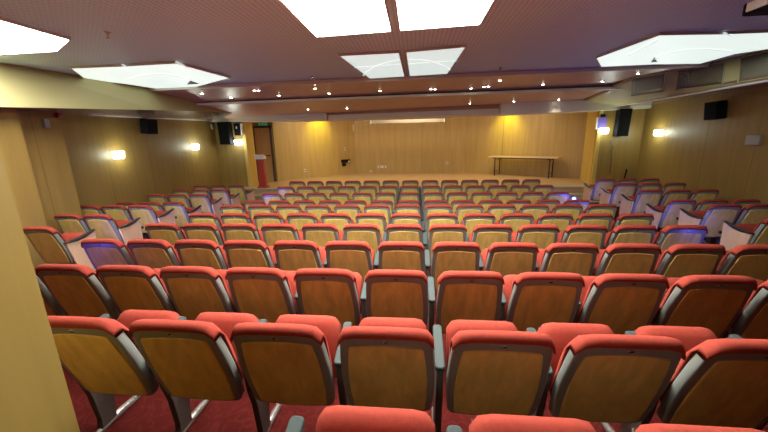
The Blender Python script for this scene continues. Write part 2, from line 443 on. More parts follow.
soffit('ceiling_soffit_left', [(Y, xl, EYE+zl, xt, EYE+zt, xw, EYE+zw) for Y, xl, zl, xt, zt, xw, zw in LS], -1, M['cream'], M['soffit'])
RS = [(-6.1, 5.3, .80, 5.9, 1.46, 7.1, .92), (4.5, 5.6, .80, 6.15, 1.40, 7.1, .90)]
RS = [(Vector((xt, Y, EYE+zt)), Vector((xl, Y, EYE+zl)), Vector((xw, Y, EYE+zw))) for Y, xl, zl, xt, zt, xw, zw in RS]
low = lambda X, Y: EYE+.80
for (tx, ty, fn), (bx, by), zw in (((768, 50, zc), (768, 80.3), .875), ((700, 64.5, zc), (700, 92), .84), ((666.5, 70.6, zp2), (668, 97.3), .82), ((630, 77.6, zp2), (634, 103), .80), ((604, 90.5, zp3), (609, 106.8), .785)):
    b = onP(bx, by, low); RS.append((onP(tx, ty, fn)+Vector((0, 0, .02 if fn is zc else 0)), b, Vector((7.1, b.y+.4, EYE+zw))))
RS.append((onY(582, 101, 11.1), Vector((5.9, 11.4, EYE+.79)), Vector((7.1, 11.5, EYE+.775))))
def soffit3(name, st, mat_u):
    vs = []; fs = []
    for t_, b_, w_ in st: vs += [b_+Vector((.03, 0, .004)), w_, Vector((w_.x, w_.y, EYE+1.55)), Vector((b_.x+.03, b_.y, EYE+.9))]
    for i in range(len(st)-1):
        a, b = i*4, i*4+4
        for k in range(4): fs.append((a+k, a+(k+1) % 4, b+(k+1) % 4, b+k))
    return struct(obj(name, mesh_from(name, vs, fs, mat_u)))
soffit3('ceiling_soffit_right', RS, M['soffit'])
def catmull(pts, n):
    out = []
    for i in range(len(pts)-1):
        p0, p1, p2, p3 = pts[max(i-1, 0)], pts[i], pts[i+1], pts[min(i+2, len(pts)-1)]
        for k in range(n):
            t = k/n
            c = .5*((2*p1)+(p2-p0)*t+(2*p0-5*p1+4*p2-p3)*t*t+(3*p1-p0-3*p2+p3)*t**3)
            out.append(c*.35 + p1.lerp(p2, t)*.65)
    return out+[pts[-1]]
FT, FB = catmull([r[0] for r in RS], 6), catmull([r[1] for r in RS], 6)
NV = 6
FG = [[FT[i].lerp(FB[i], k/NV) for k in range(NV+1)] for i in range(len(FT))]
def fascia_mesh():
    vs = [p for row in FG for p in row]; n = NV+1; off = len(vs)
    vs += [p+Vector((.03, .0, .02)) for p in vs]
    fs = []
    for i in range(len(FG)-1):
        for k in range(NV):
            q = (i*n+k, i*n+k+1, (i+1)*n+k+1, (i+1)*n+k); fs += [q, tuple(off+x for x in reversed(q))]
        for k in (0, NV):
            fs.append((i*n+k, (i+1)*n+k, off+(i+1)*n+k, off+i*n+k))
    return mesh_from('wall_fascia_right', vs, fs, M['cream'], True)
struct(obj('wall_fascia_right', fascia_mesh()))
# light lip along both soffits
def lip(name, pts):
    return struct(obj(name, tube_mesh(name, pts, .022, M['greybeam'], 8)))
lip('trim_4', [(xw+.16, Y, EYE+zw+.0) for Y, xl, zl, xt, zt, xw, zw in LS][2:])
lip('trim_5', [b+Vector((.02, 0, -.006)) for t_, b, w_ in RS[:-1]])

# stage and its steps
def stage_mesh():
    pts = [(-6.7, 10.72), (6.9, 10.72), (6.9, 13.4), (2.4, 15.8), (-2.9, 15.8), (-6.7, 13)]
    return prism_mesh('floor_stage', [(x, y, -.3) for x, y in pts], (0, 0, STAGE+.3), M['stagefloor'])
struct(obj('floor_stage', stage_mesh()))
struct(obj('trim_6', box_mesh('trim_6', (-5.8, 10.67, STAGE-.045), (5.9, 10.74, STAGE+.004), M['offwhite'], .008)))
for nm, (x0, x1) in (('left', (-5.75, -3.9)), ('right', (3.7, 5.85))):
    for i, (y0, z) in enumerate(((10.36, STAGE-.19), (10.05, STAGE-.37))):
        struct(obj('floor_step_%s_%s' % (nm, ('upper', 'lower')[i]), box_mesh('floor_step', (x0, y0, -.25), (x1, 10.7, z), M['stagefloor'], .006)))
        struct(obj('trim_%d' % (7+i+(2 if nm == 'right' else 0)), box_mesh('trim', (x0, y0-.012, z-.03), (x1, y0+.05, z+.005), M['offwhite'], .004)))

# door at the left of the stage
d0, d1 = -6.22, -5.60
struct(obj('door_1', box_mesh('door_1', (d0, 12.66, STAGE+.01), (d1, 12.71, EYE+.47), M['door'], .004)))
dr = bpy.data.objects['door_1']
for lo, hi in (((d1, 12.63, STAGE), (d1+.07, 12.72, EYE+.54)), ((d0-.07, 12.63, STAGE), (d0, 12.72, EYE+.54)), ((d0-.07, 12.63, EYE+.475), (d1+.07, 12.72, EYE+.54))):
    obj('door_frame', box_mesh('door_frame', lo, hi, M['stand'], .004), dr)
obj('door_handle', tube_mesh('door_handle', [(-5.67, 12.66, STAGE+1.02), (-5.67, 12.59, STAGE+1.02), (-5.80, 12.585, STAGE+1.02)], .016, M['dark']), dr)

# ------------------------------------------------------------------ the seat
A = math.radians(17)
BO = Vector((0, .085, .37)); BS = Vector((0, -math.sin(A), math.cos(A))); BN = Vector((0, math.cos(A), math.sin(A)))
EX = Vector((1, 0, 0))
def arc_outline(rows, top_arch=.0, nseg=6):
    """rows: (v, halfwidth) from bottom to top; closed symmetric outline with arched top and bottom"""
    right = [(hw, v) for v, hw in rows]; left = [(-hw, v) for v, hw in reversed(rows)]
    tw, tv = rows[-1][1], rows[-1][0]; bw, bv = rows[0][1], rows[0][0]
    top = []
    for i in range(1, nseg):
        u = tw*(1-2*i/nseg); top.append((u, tv+top_arch*(1-(u/tw)**2)))
    bot = []
    for i in range(1, nseg):
        u = -bw*(1-2*i/nseg); bot.append((u, bv-.012*(1-(u/bw)**2)))
    return right+top+left+bot
shell_out = arc_outline([(0, .195), (.010, .218), (.035, .232), (.15, .242), (.30, .243), (.44, .235), (.54, .226), (.572, .220), (.588, .206), (.594, .188)], .010)
me_shell = slab_mesh('back_shell', shell_out, BO, EX, BS, BN, .055, .010, M['shell'])
pan_out = arc_outline([(.022, .182), (.034, .195), (.15, .204), (.28, .205), (.42, .196), (.515, .184), (.530, .174)], .014)
me_pan = slab_mesh('back_panel', pan_out, BO-BN*.007, EX, BS, BN, .012, .005, M['veneer'])
def back_prof(u):
    k = abs(u)/.232
    s = 1 - .10*max(0, k-.86)/.14
    drop = .006*k*k + .035*max(0, (k-.72)/.28)**2.2
    pr = [(-.004, .594), (-.012, .606), (-.008, .622), (.006, .634), (.024, .637), (.046, .626), (.066, .600), (.085, .54), (.092, .40), (.088, .22), (.080, .10), (.058, .085), (.054, .30), (.052, .588)]
    cn, cv = .04, .36
    return [BO + EX*u + BN*(cn+(n-cn)*s) + BS*(cv+(v-cv)*s - drop*(1 if v > .5 else 0)) for n, v in pr]
ST = [-.233, -.229, -.218, -.20, -.15, -.08, 0, .08, .15, .20, .218, .229, .233]
me_back = sweep_mesh('back_cushion', back_prof, ST, M['red'])
def seat_prof(u):
    k = abs(u)/.213
    s = 1 - .12*max(0, k-.85)/.15
    drop = .03*max(0, (k-.7)/.3)**2
    pr = [(.255, .40), (.245, .45), (.272, .56), (.305, .66), (.338, .728), (.368, .758), (.402, .763), (.427, .738), (.420, .65), (.39, .53), (.34, .41), (.30, .385)]
    cy, cz = .34, .59
    return [Vector((u, cy+(y-cy)*s, cz+(z-cz)*s-drop*(1 if z > .6 else 0))) for y, z in pr]
me_seat = sweep_mesh('seat_cushion', seat_prof, [u*.213/.233 for u in ST], M['red'])
# seat pan on the stage-facing side of the folded seat
me_seatpan = mesh_from('seat_pan', [Vector((s*x, y, z)) for s in (-1, 1) for x, y, z in ((.20, .348, .41), (.20, .366, .41), (.20, .438, .70), (.20, .427, .715))],
                       [(0, 1, 2, 3), (4, 5, 6, 7), (0, 1, 5, 4), (1, 2, 6, 5), (2, 3, 7, 6), (3, 0, 4, 7)], M['shell'])
bdg = [(.016*math.cos(2*math.pi*i/14), .008*math.sin(2*math.pi*i/14)) for i in range(14)]
me_badge = slab_mesh('number_plate', bdg, BO + BS*.571 - BN*.004, EX, BS, BN, .006, .002, M['chrome'])
hk = [(.007*math.cos(2*math.pi*i/10), .0035*math.sin(2*math.pi*i/10)) for i in range(10)]
me_badge_in = slab_mesh('rivet', hk, BO + BS*.572 - BN*.0065, EX, BS, BN, .004, .001, M['hole'])
# armrest, stand and foot on the right side; mirrored meshes are the same because the parts sit on their own axis
armdir = Vector((0, .30, .075)).normalized(); armup = Vector((1, 0, 0)).cross(armdir)
me_arm = slab_mesh('armrest', round_rect(.054, .31, .018, 4), Vector((0, .215, .685)), EX, armdir, armup, .032, .007, M['arm'])
st_out = [(.075, .64), (.10, .42), (.13, .30), (.15, .10), (.14, .035), (.25, .035), (.262, .15), (.275, .34), (.33, .42), (.36, .60), (.36, .71), (.21, .672)]
me_stand = slab_mesh('stand', st_out, Vector((-.02, 0, 0)), (0, 1, 0), (0, 0, 1), (1, 0, 0), .04, .006, M['stand'])
def foot_prof(y):
    t = (y-.10)/.40
    h = .028+.028*math.sin(math.pi*min(1, max(0, t*.9+.05))); w = .024*(.75+.25*math.sin(math.pi*t))
    if t <= 0.01 or t >= .99: h *= .6; w *= .6
    return [Vector((w*math.cos(a), y, h/2+.0005+(h/2)*math.sin(a))) for a in [2*math.pi*i/10 for i in range(10)]]
me_foot = sweep_mesh('foot', foot_prof, [.10, .115, .16, .24, .34, .44, .485, .50], M['foot'])
ep_out = [(.10, .06), (.42, .04), (.445, .30), (.462, .79), (.40, .748), (.31, .712), (.21, .698), (.06, .715), (.02, .70), (.055, .52), (.105, .30)]
me_endp = slab_mesh('end_panel', ep_out, Vector((-.015, 0, 0)), (0, 1, 0), (0, 0, 1), (1, 0, 0), .03, .004, M['panel'])
def earm(t):
    y = .01+.455*t; z = .698 + .012*(1-t)**2 + .115*max(0, t-.30)**1.5*1.35
    h = .036*math.sin(math.pi*(.10+.84*t))**.8; w = .032
    return [Vector((w*a, y, z+h*b)) for a, b in ((-1, 0), (-1, .6), (-.6, 1), (.6, 1), (1, .6), (1, 0))]
me_earm = sweep_mesh('armrest_black', earm, [i/10 for i in range(11)], M['armblack'])

seat_proto = {}
def make_seat(kind):
    """kind: plain, first (extra armrest on the left), aisle_left / aisle_right (end panel on that side)"""
    r = empty('auditorium_seat', (0, 0, 0))
    obj('back_shell', me_shell, r)
    b = obj('back_panel', me_pan, r)
    obj('back_cushion', me_back, r); obj('seat_cushion', me_seat, r); obj('seat_pan', me_seatpan, r)
    pl = obj('number_plate', me_badge, r); obj('rivet', me_badge_in, pl)
    sides = {'plain': [(1, 0)], 'first': [(1, 0), (-1, 0)], 'aisle_left': [(-1, 1), (1, 0)], 'aisle_right': [(1, 1)], 'none': []}[kind]
    for s, end in sides:
        x = s*PITCHX/2
        if end:
            e = obj('end_panel', me_endp, r, (x, 0, 0))
            obj('armrest', me_earm, e)
        else:
            obj('armrest', me_arm, r, (x, 0, 0))
            t = obj('stand', me_stand, r, (x, 0, 0)); obj('foot', me_foot, t)
    return r
def copy_tree(o, parent=None):
    c = o.copy(); C.objects.link(c)
    if parent: c.parent = parent
    for ch in list(o.children): copy_tree(ch, c)
    return c
def seat_at(kind, x, y, z, label, group):
    if kind not in seat_proto: seat_proto[kind] = o = make_seat(kind)
    else: o = copy_tree(seat_proto[kind])
    o.location = (x, y, z); o.rotation_euler = (0, 0, 0)
    return tag(o, label, 'seat', group)
def in_view(p, mx=46, my=60):
    v = p-EYEP; z = v.dot(FW)
    if z < .2: return False
    x, y = 384+F_PX*v.dot(RT)/z, 216-F_PX*v.dot(UP)/z
    return -mx < x < 768+mx and y < 432+my

ORD = ['', 'first', 'second', 'third', 'fourth', 'fifth', 'sixth', 'seventh', 'eighth', 'ninth', 'tenth', 'eleventh', 'twelfth', 'thirteenth']
ROWN = {r: ('row nearest the stage' if i == 0 else ORD[i+1]+' row from the stage') for i, r in enumerate(ROWS)}
# columns of the central block that the photograph shows, row by row
COLS = {r: range(-6, 7) for r in 'ABCDEFGH'}
COLS['I'] = range(-6, 6); COLS['J'] = range(-3, 5); COLS['K'] = range(0, 3)
for r in ROWS:
    cols = list(COLS[r])
    seen = [c for c in cols if in_view(Vector((X0+c*PITCHX, DY[r], EYE-HC[r])))]
    if r == 'K': seen = cols
    for i, c in enumerate(seen):
        n = len(seen)
        if r == 'K':
            lab = 'nearest red seat, only its cushion showing at bottom edge, ' + ('left', 'middle', 'right')[i] + ' of three'
        else:
            where = 'leftmost' if i == 0 else 'rightmost' if i == n-1 else (ORD[i+1]+' from the left')
            desc = 'red grey-framed wood-backed seat' if r in 'HIJ' else 'red wood-backed seat'
            lab = '%s, central block, %s, %s' % (desc, ROWN[r].replace(' from the stage', ' from stage'), where)
        seat_at('first' if c == cols[0] else 'plain', X0+c*PITCHX, DY[r], fz(HC[r]), lab, 'seats of the central block')
for sgn, side, HH, xin, cnt in ((-1, 'left', HL, -5.32, dict(A=3, B=3, C=3, D=3, E=3, F=2, G=1)), (1, 'right', HR, 5.07, dict(A=3, B=3, C=3, D=3, E=2, F=1))):
    for r in cnt:
        for k in range(cnt[r]):
            n = cnt[r]
            kind = ('aisle_left' if sgn > 0 else 'aisle_right') if k == 0 else ('plain' if sgn > 0 else 'plain')
            x = xin + sgn*k*PITCHX
            pos = 'with beige aisle panel' if k == 0 else ('beside wall' if k == 2 else 'second from aisle')
            lab = 'red seat, %s side block, %s, %s' % (side, ROWN[r].replace(' from the stage', ' from stage').replace('the stage', 'stage'), pos)
            if sgn < 0 and k > 0: kind = 'plain'
            seat_at(kind, x, DY[r], fz(HH[r]), lab, 'seats of the %s side block' % side)

# ------------------------------------------------------------------ lamps
def add_light(name, typ, loc, energy, col, parent=None, **kw):
    l = bpy.data.lights.new(name, typ); l.energy = energy; l.color = col
    for k, v in kw.items(): setattr(l, k, v)
    o = bpy.data.objects.new(name, l); C.objects.link(o); o.location = loc
    if parent: o.parent = parent
    return o
me_dl_ring = lathe_mesh('trim_ring', [(.030, .0), (.052, -.002), (.052, -.010), (.030, -.012)], M['chrome'], 18)
me_dl_bulb = lathe_mesh('bulb', [(.001, -.004), (.028, -.006), (.026, -.016), (.010, -.022), (.001, -.023)], M['lampglow'], 16)
DL = [
 (zp2, 202, 93, 'left end of the timber ceiling'), (zp2, 231, 97, 'left, just above the ceiling slot'), (zp2, 254.5, 90, 'left twin, its left lamp'),
 (zp2, 258.5, 90, 'left twin, its right lamp'), (zp2, 279, 95, 'third along the slot from the left'), (zp2, 315, 88, 'near the left joint of the timber'),
 (zp2, 329, 93, 'below the left joint of the timber'), (zp2, 380, 90.5, 'over the screen case, nearly central'), (zp2, 431, 88.7, 'central twin, its left lamp'),
 (zp2, 435, 88.7, 'central twin, its right lamp'), (zp2, 471, 88, 'right of the central twin'), (zp2, 484, 86.2, 'right twin, its left lamp'),
 (zp2, 488.5, 86, 'right twin, its right lamp'), (zp2, 500, 80, 'close under the main ceiling edge'), (zp2, 543, 84, 'above the table end of the stage'),
 (zp2, 602.5, 81, 'before the right soffit'), (zp2, 638, 73, 'farthest right, beside the first vent'),
 (zp3, 308, 109, 'front timber, at the left beam end'), (zp3, 347, 108, 'front timber, left over the recess'), (zp3, 470, 103, 'front timber, right over the recess'),
 (zp3, 514, 101, 'front timber, at the right beam end'), (zp3, 559, 99.6, 'front timber, farthest right')]
for fn, x, y, lab in DL:
    p = onP(x, y, fn)
    e = tag(empty('downlight', p), 'small round lit downlight, ' + lab, 'downlight', 'downlights in the timber ceiling')
    obj('trim_ring', me_dl_ring, e); obj('bulb', me_dl_bulb, e)
    add_light('downlight_beam', 'SPOT', (0, 0, -.03), 13, (1, .85, .62), e, spot_size=math.radians(95), spot_blend=.7, shadow_soft_size=.04)

# stage floods under the beam
for px, py, Y, lab in ((308, 121, 11.35, 'white floodlight under the beam, left, over the yellow wall patch'), (323, 119.5, 11.35, 'white floodlight at the left end of the recessed beam'),
                       (506, 114.5, 11.35, 'white floodlight under the beam, right of the recess'), (565, 111.5, 11.35, 'white floodlight under the beam, farthest right')):
    p = onY(px, py, Y)
    e = tag(empty('floodlight', p), lab, 'floodlight', 'floodlights under the stage beam')
    obj('housing', box_mesh('housing', (-.13, -.06, -.03), (.13, .06, .035), M['white'], .01), e)
    obj('lamp_glass', box_mesh('lamp_glass', (-.11, .055, -.02), (.11, .064, .025), M['lampglow'] if 0 else M['white'], .003), e)
    obj('bracket', box_mesh('bracket', (-.02, -.02, .03), (.02, .02, EYE+.75-p.z), M['chrome']), e)

# wall sconces
def sconce(p, ax, lab, power, tone):
    e = tag(empty('wall_sconce', p, ax), lab, 'wall lamp', 'wall sconces')
    # local -y points into the room
    obj('back_plate', box_mesh('back_plate', (-.07, -.02, -.09), (.07, 0, .09), M['chrome'], .005), e)
    vs = []; fs = []
    n = 12
    for z, r in ((-.085, .085), (-.06, .105), (.06, .115), (.085, .105)):
        for i in range(n+1):
            a = math.pi*i/n; vs.append(Vector((r*1.35*math.cos(a), -.02-r*math.sin(a), z)))
    for k in range(3):
        for i in range(n): fs.append((k*(n+1)+i, k*(n+1)+i+1, (k+1)*(n+1)+i+1, (k+1)*(n+1)+i))
    fs.append(tuple(range(n+1))); fs.append(tuple(range(3*(n+1), 4*(n+1))))
    for k in range(3): fs.append((k*(n+1), (k+1)*(n+1), (k+1)*(n+1)+n, k*(n+1)+n))
    obj('lamp_shade', mesh_from('lamp_shade', vs, fs, M['sconceglow'], True), e)
    add_light('sconce_light', 'POINT', (0, -.26, 0), power, tone, e, shadow_soft_size=.09)
    return e
R90 = math.pi/2
sconce(onX(117, 155, -6.9), R90, 'glowing wall sconce nearer the camera on the left wall', 10, (.88, 1, .84))
sconce(onX(194, 147, -6.9), R90, 'glowing wall sconce farther along the left wall', 8, (.88, 1, .84))
sconce(onX(660, 133, 7.0), -R90, 'glowing wall sconce on the right side wall', 10, (.88, 1, .84))
sconce(onY(603, 131, 11.2), 0, 'glowing sconce below the purple sign, by the right stage pillar', 8, (.88, 1, .84))
sconce(onY(239, 142.5, 11.2), 0, 'small glowing sconce under the black loudspeaker by the left pillar', 8, (.93, 1, .85))

# blue aisle lamps on the ends of the central rows
def aisle_lamp(p, lab, out, power):
    e = tag(empty('aisle_lamp', p), lab, 'lamp', 'blue aisle lamps')
    obj('housing', box_mesh('housing', (-.02, -.025, -.02), (.02, .018, .02), M['dark'], .005), e)
    obj('lens', box_mesh('lens', (-.014, .010, -.014), (.014, .0185, .014), M['blueglow'], .003), e)
    add_light('aisle_lamp_light', 'POINT', (out*.012, .10, 0), power, (.10, .10, 1), e, shadow_soft_size=.02)
for side, sgn, HH, xx, rws in (('left', -1, HL, -5.32, 'CDEFG'), ('right', 1, HR, 5.07, 'BCDEF')):
    for r in rws:
        aisle_lamp((xx-sgn*PITCHX/2, DY[r]+.487, fz(HH[r])+.60), 'small blue lamp on the beige end panel, %s block, %s' % (side, ROWN[r]), -sgn, 3.6)
for sgn, rws in ((-1, 'CDI'), (1, 'DEH')):
    for r in rws:
        x = X0+sgn*(6*PITCHX+PITCHX/2)
        p = Vector((x, DY[r]+.385, fz(HC[r])+.60))
        lab = 'small blue lamp at the %s end of the central block, %s' % ('left' if sgn < 0 else 'right', ROWN[r])
        if sgn < 0 and r == 'I': p.x = X0-6.5*PITCHX
        aisle_lamp(p, lab, sgn, 3.6)
# the one lamp whose bright lens faces the camera
p = onY(569.5, 198.5, DY['C']-.02); p.x = max(p.x, X0+6.5*PITCHX+.06)
e = tag(empty('aisle_lamp', p), 'glaring blue lamp on a short post at the right end of the central block', 'lamp', 'blue aisle lamps')
obj('housing', box_mesh('housing', (-.025, -.02, -.025), (.025, .03, .025), M['dark'], .006), e)
obj('lens', lathe_mesh('lens', [(.001, -.036), (.034, -.026), (.040, .0), (.034, .026), (.001, .036)], M['blueglow'], 14), e, (0, -.045, 0))
obj('post', tube_mesh('post', [(0, .02, -.01), (0, .02, fz(HC['C'])-p.z)], .012, M['stand'], 8), e)
add_light('aisle_lamp_light', 'POINT', (.0, -.12, .02), 4.0, (.10, .10, 1), e, shadow_soft_size=.03)

# stage lighting
def on_line(x, y, a, b):
    v = ray(x, y); d = (b-a); n = Vector((-d.y, d.x, 0)); t = n.dot(a)/n.dot(v); return EYEP+v*t
A0, A1 = Vector((-5.48, 12.72, 0)), Vector((-2.82, 15.56, 0)); B0, B1 = Vector((2.25, 15.56, 0)), Vector((6.02, 13.1, 0))
for tgt, nrm in ((on_line(318, 127, A0, A1), Vector((A1.y-A0.y, A0.x-A1.x, 0)).normalized()), (on_line(508, 126, B0, B1), Vector((B1.y-B0.y, B0.x-B1.x, 0)).normalized())):
    pos = tgt+nrm*.75; pos.z = EYE+1.12
    l = add_light('stage_wash', 'SPOT', pos, 105, (.95, .86, .03), None, spot_size=math.radians(84), spot_blend=1, shadow_soft_size=.06)
    l.rotation_euler = (tgt+Vector((0, 0, -.1))-pos).to_track_quat('-Z', 'Y').to_euler()
for x in (-3.2, 0, 3.2):
    l = add_light('stage_area', 'AREA', (x, 12.6, EYE+1.15), 55, (1, .82, .55), None, shape='RECTANGLE', size=2.0, size_y=.6)
    l.rotation_euler = (math.radians(12), 0, 0)

# ------------------------------------------------------------------ wall and stage furniture
# folding table on the stage
ta, tb = Vector((3.22, 14.30, 0)), Vector((5.28, 12.98, 0))
tdir = (tb-ta).normalized(); tl = (tb-ta).length
t = tag(empty('folding_table', ((ta+tb)/2+Vector((0, 0, STAGE)))), 'long pale folding table with dark legs on the stage', 'table')
t.rotation_euler = (0, 0, math.atan2(tdir.y, tdir.x))
obj('table_top', box_mesh('table_top', (-tl/2-.08, -.36, .735), (tl/2+.08, .36, .775), M['tabletop'], .008), t)
for sx in (-1, 1):
    x = sx*(tl/2-.20)
    for sy in (-1, 1):
        obj('leg', tube_mesh('leg', [(x, sy*.29, 0), (x, sy*.29, .735)], .021, M['tubedark']), t)
    obj('cross_brace', tube_mesh('cross_brace', [(x, -.29, .18), (x, .29, .18)], .014, M['tubedark']), t)
    obj('folding_strut', tube_mesh('folding_strut', [(x, 0, .62), (x-sx*.28, 0, .728)], .012, M['tubedark']), t)
obj('apron', box_mesh('apron', (-tl/2+.1, -.30, .695), (tl/2-.1, -.28, .735), M['tubedark']), t)

# red lectern at the left end of the stage
lp = onZ(263.5, 187.5, STAGE)
e = tag(empty('lectern', lp, .12), 'slim red lectern with white top, left end of the stage', 'lectern')
obj('base', box_mesh('base', (-.17, -.15, 0), (.17, .15, .05), M['redpaint'], .012), e)
me = mesh_from('column', [Vector(p) for p in ((-.12, -.09, .05), (.12, -.09, .05), (.12, .08, .05), (-.12, .08, .05), (-.09, -.07, .98), (.09, -.07, .98), (.09, .07, .98), (-.09, .07, .98))],
               [(0, 1, 2, 3), (4, 5, 6, 7), (0, 1, 5, 4), (1, 2, 6, 5), (2, 3, 7, 6), (3, 0, 4, 7)], M['redpaint'])
obj('column', me, e)
me = mesh_from('reading_top', [Vector(p) for p in ((-.15, -.12, .98), (.15, -.12, .98), (.15, .12, .98), (-.15, .12, .98), (-.15, -.13, 1.14), (.15, -.13, 1.14), (.15, .12, 1.06), (-.15, .12, 1.06))],
               [(0, 1, 2, 3), (4, 5, 6, 7), (0, 1, 5, 4), (1, 2, 6, 5), (2, 3, 7, 6), (3, 0, 4, 7)], M['white'])
obj('reading_top', me, e)

# exit sign above the door
p = onY(263, 123.5, 12.55)
e = tag(empty('exit_sign', p), 'dim green exit sign above the stage door', 'sign')
obj('housing', box_mesh('housing', (-.22, -.03, -.10), (.22, .03, .10), M['dark'], .006), e)
obj('face', box_mesh('face', (-.20, -.036, -.08), (.20, -.03, .08), M['exitgreen']), e)
# running figure and arrow as pale shapes
fig = [(-.02, -.06), (.005, -.06), (.02, -.01), (.05, -.05), (.07, -.04), (.035, .02), (.03, .045), (-.01, .045), (-.03, .0), (-.015, .0)]
obj('pictogram', prism_mesh('pictogram', [(u, -.0375, v) for u, v in fig], (0, -.002, 0), M['white']), e)
obj('arrow', prism_mesh('arrow', [(u, -.0375, v) for u, v in ((-.06, .012), (-.11, .012), (-.11, .035), (-.16, 0), (-.11, -.035), (-.11, -.012), (-.06, -.012))], (0, -.002, 0), M['white']), e)

# big black loudspeakers on the return walls, with the small things beside them
def speaker(p, rz, w, h, d, lab, tilt=.12):
    e = tag(empty('wall_loudspeaker', p, rz), lab, 'loudspeaker', 'wall loudspeakers')
    e.rotation_euler = (tilt, 0, rz)
    obj('cabinet', box_mesh('cabinet', (-w/2, -d, -h/2), (w/2, -.04, h/2), M['dark'], .012), e)
    obj('grille', box_mesh('grille', (-w/2+.02, -d-.008, -h/2+.02), (w/2-.02, -d+.002, h/2-.02), M['hole'], .004), e)
    obj('bracket', tube_mesh('bracket', [(0, -.06, 0), (0, .012, 0)], .03, M['tubedark']), e)
    return e
speaker(onX(144, 126, -6.9), R90, .34, .36, .24, 'small black loudspeaker on the left side wall')
speaker(onX(722, 109.5, 7.0), -R90, .36, .40, .24, 'small black loudspeaker on the right side wall')
speaker(onY(228.5, 133, 11.2), 0, .38, .74, .30, 'tall black loudspeaker on the left return wall by the stage', .05)
speaker(onY(619.5, 122.5, 11.2), 0, .34, .80, .26, 'tall black loudspeaker on the right return wall by the stage', .05)
p = onY(239.5, 129.5, 11.2)
e = tag(empty('wall_device', p), 'black and white device on the wall beside the left stage loudspeaker', 'device')
obj('housing', box_mesh('housing', (-.13, -.12, -.2), (.10, 0, .2), M['dark'], .01), e)
obj('white_edge', box_mesh('white_edge', (.10, -.12, -.19), (.15, 0, .19), M['white'], .006), e)
obj('indicator', box_mesh('indicator', (-.06, -.126, .02), (-.02, -.12, .10), M['white']), e)
p = onY(601, 123, 11.2)
e = tag(empty('wall_sign', p), 'small purple sign with white left edge above a sconce', 'sign')
obj('board', box_mesh('board', (-.12, -.05, -.17), (.14, 0, .17), M['purple'], .004), e)
obj('white_edge', box_mesh('white_edge', (-.165, -.05, -.19), (-.12, 0, .17), M['white'], .004), e)
obj('cap', box_mesh('cap', (-.05, -.05, .17), (.08, 0, .26), M['dark'], .006), e)

# projection screen case behind the beam
p0, p1 = onY(371, 122.4, 13.3), onY(444, 120.2, 13.3)
c = (p0+p1)/2; hw = (p1.x-p0.x)/2
e = tag(empty('projection_screen', c), 'rolled-up white projection screen case across the stage centre', 'screen')
obj('case', box_mesh('case', (-hw, -.07, -.065), (hw, .07, .065), M['offwhite'], .014), e)
for s in (-1, 1): obj('end_cap', box_mesh('end_cap', (s*hw-.02, -.075, -.07), (s*hw+.02, .075, .07), M['white'], .008), e)
for s in (-.7, .7): obj('hanger', tube_mesh('hanger', [(s*hw, 0, .06), (s*hw, 0, EYE+1.2-c.z)], .008, M['chrome'], 6), e)
obj('pull_bar', box_mesh('pull_bar', (-hw+.1, -.02, -.085), (hw-.1, .02, -.062), M['white'], .006), e)
e['label'] = 'rolled-up white projection screen case across the stage centre'

# connector boxes and outlets on the stage walls (left facet runs from A0 to A1)
A0, A1 = Vector((-5.48, 12.72, 0)), Vector((-2.82, 15.56, 0))
def on_line(x, y, a, b):
    v = ray(x, y); d = (b-a); n = Vector((-d.y, d.x, 0)); t = n.dot(a)/n.dot(v); return EYEP+v*t
facL = math.atan2(A1.y-A0.y, A1.x-A0.x)
def plate(name, p, rz, w, h, d, mat, lab, cat, group=None, extra=True):
    e = tag(empty(name, p, rz), lab, cat, group)
    obj('cover', box_mesh('cover', (-w/2, -d, -h/2), (w/2, 0, h/2), mat, min(.006, d*.3)), e)
    if extra: obj('socket', lathe_rot(w, h, d), e)
    return e
def lathe_rot(w, h, d):
    r = min(w, h)*.28; o = [(r*math.cos(2*math.pi*i/12), r*math.sin(2*math.pi*i/12)) for i in range(12)]
    return slab_mesh('socket', o, Vector((0, -d-.003, 0)), EX, (0, 0, 1), (0, 1, 0), .006, .001, M['dark'])
p = on_line(345.5, 161, A0, A1)
e = tag(empty('connector_box', p, facL), 'black connector box low on the left stage wall', 'connector box')
obj('housing', box_mesh('housing', (-.24, -.09, -.07), (.20, 0, .07), M['dark'], .01), e)
obj('lower_socket', box_mesh('lower_socket', (-.20, -.06, -.22), (-.02, 0, -.09), M['dark'], .008), e)
obj('label_plate', box_mesh('label_plate', (.08, -.096, -.06), (.17, -.09, .01), M['white'], .002), e)
plate('switch_plate', on_line(345, 149, A0, A1), facL, .10, .14, .02, M['white'], 'white switch plate above the black connector box', 'switch')
plate('wall_outlet', on_line(305, 170.5, A0, A1), facL, .11, .13, .02, M['white'], 'white outlet low on the left stage wall, below the yellow patch', 'outlet')
plate('wall_outlet', onY(371, 171.3, 15.56), 0, .14, .07, .02, M['white'], 'small white outlet near the floor, centre stage wall, left', 'outlet')
e = plate('wall_outlet', onY(382, 166.8, 15.56), 0, .42, .11, .02, M['white'], 'wide white double outlet on the centre stage wall', 'outlet', extra=False)
for s in (-.11, .11): obj('socket', lathe_rot(.1, .1, .02), e, (s, 0, 0))
plate('wall_outlet', onY(447, 163, 15.56), 0, .11, .12, .02, M['white'], 'single white outlet on the centre stage wall, right', 'outlet')
p = on_line(353.5, 128, A0, A1)
tag(obj('conduit', tube_mesh('conduit', [(0, -.03, -.17), (0, -.03, .17)], .03, M['white']), None, p), 'short white conduit high at the stage wall corner', 'conduit')

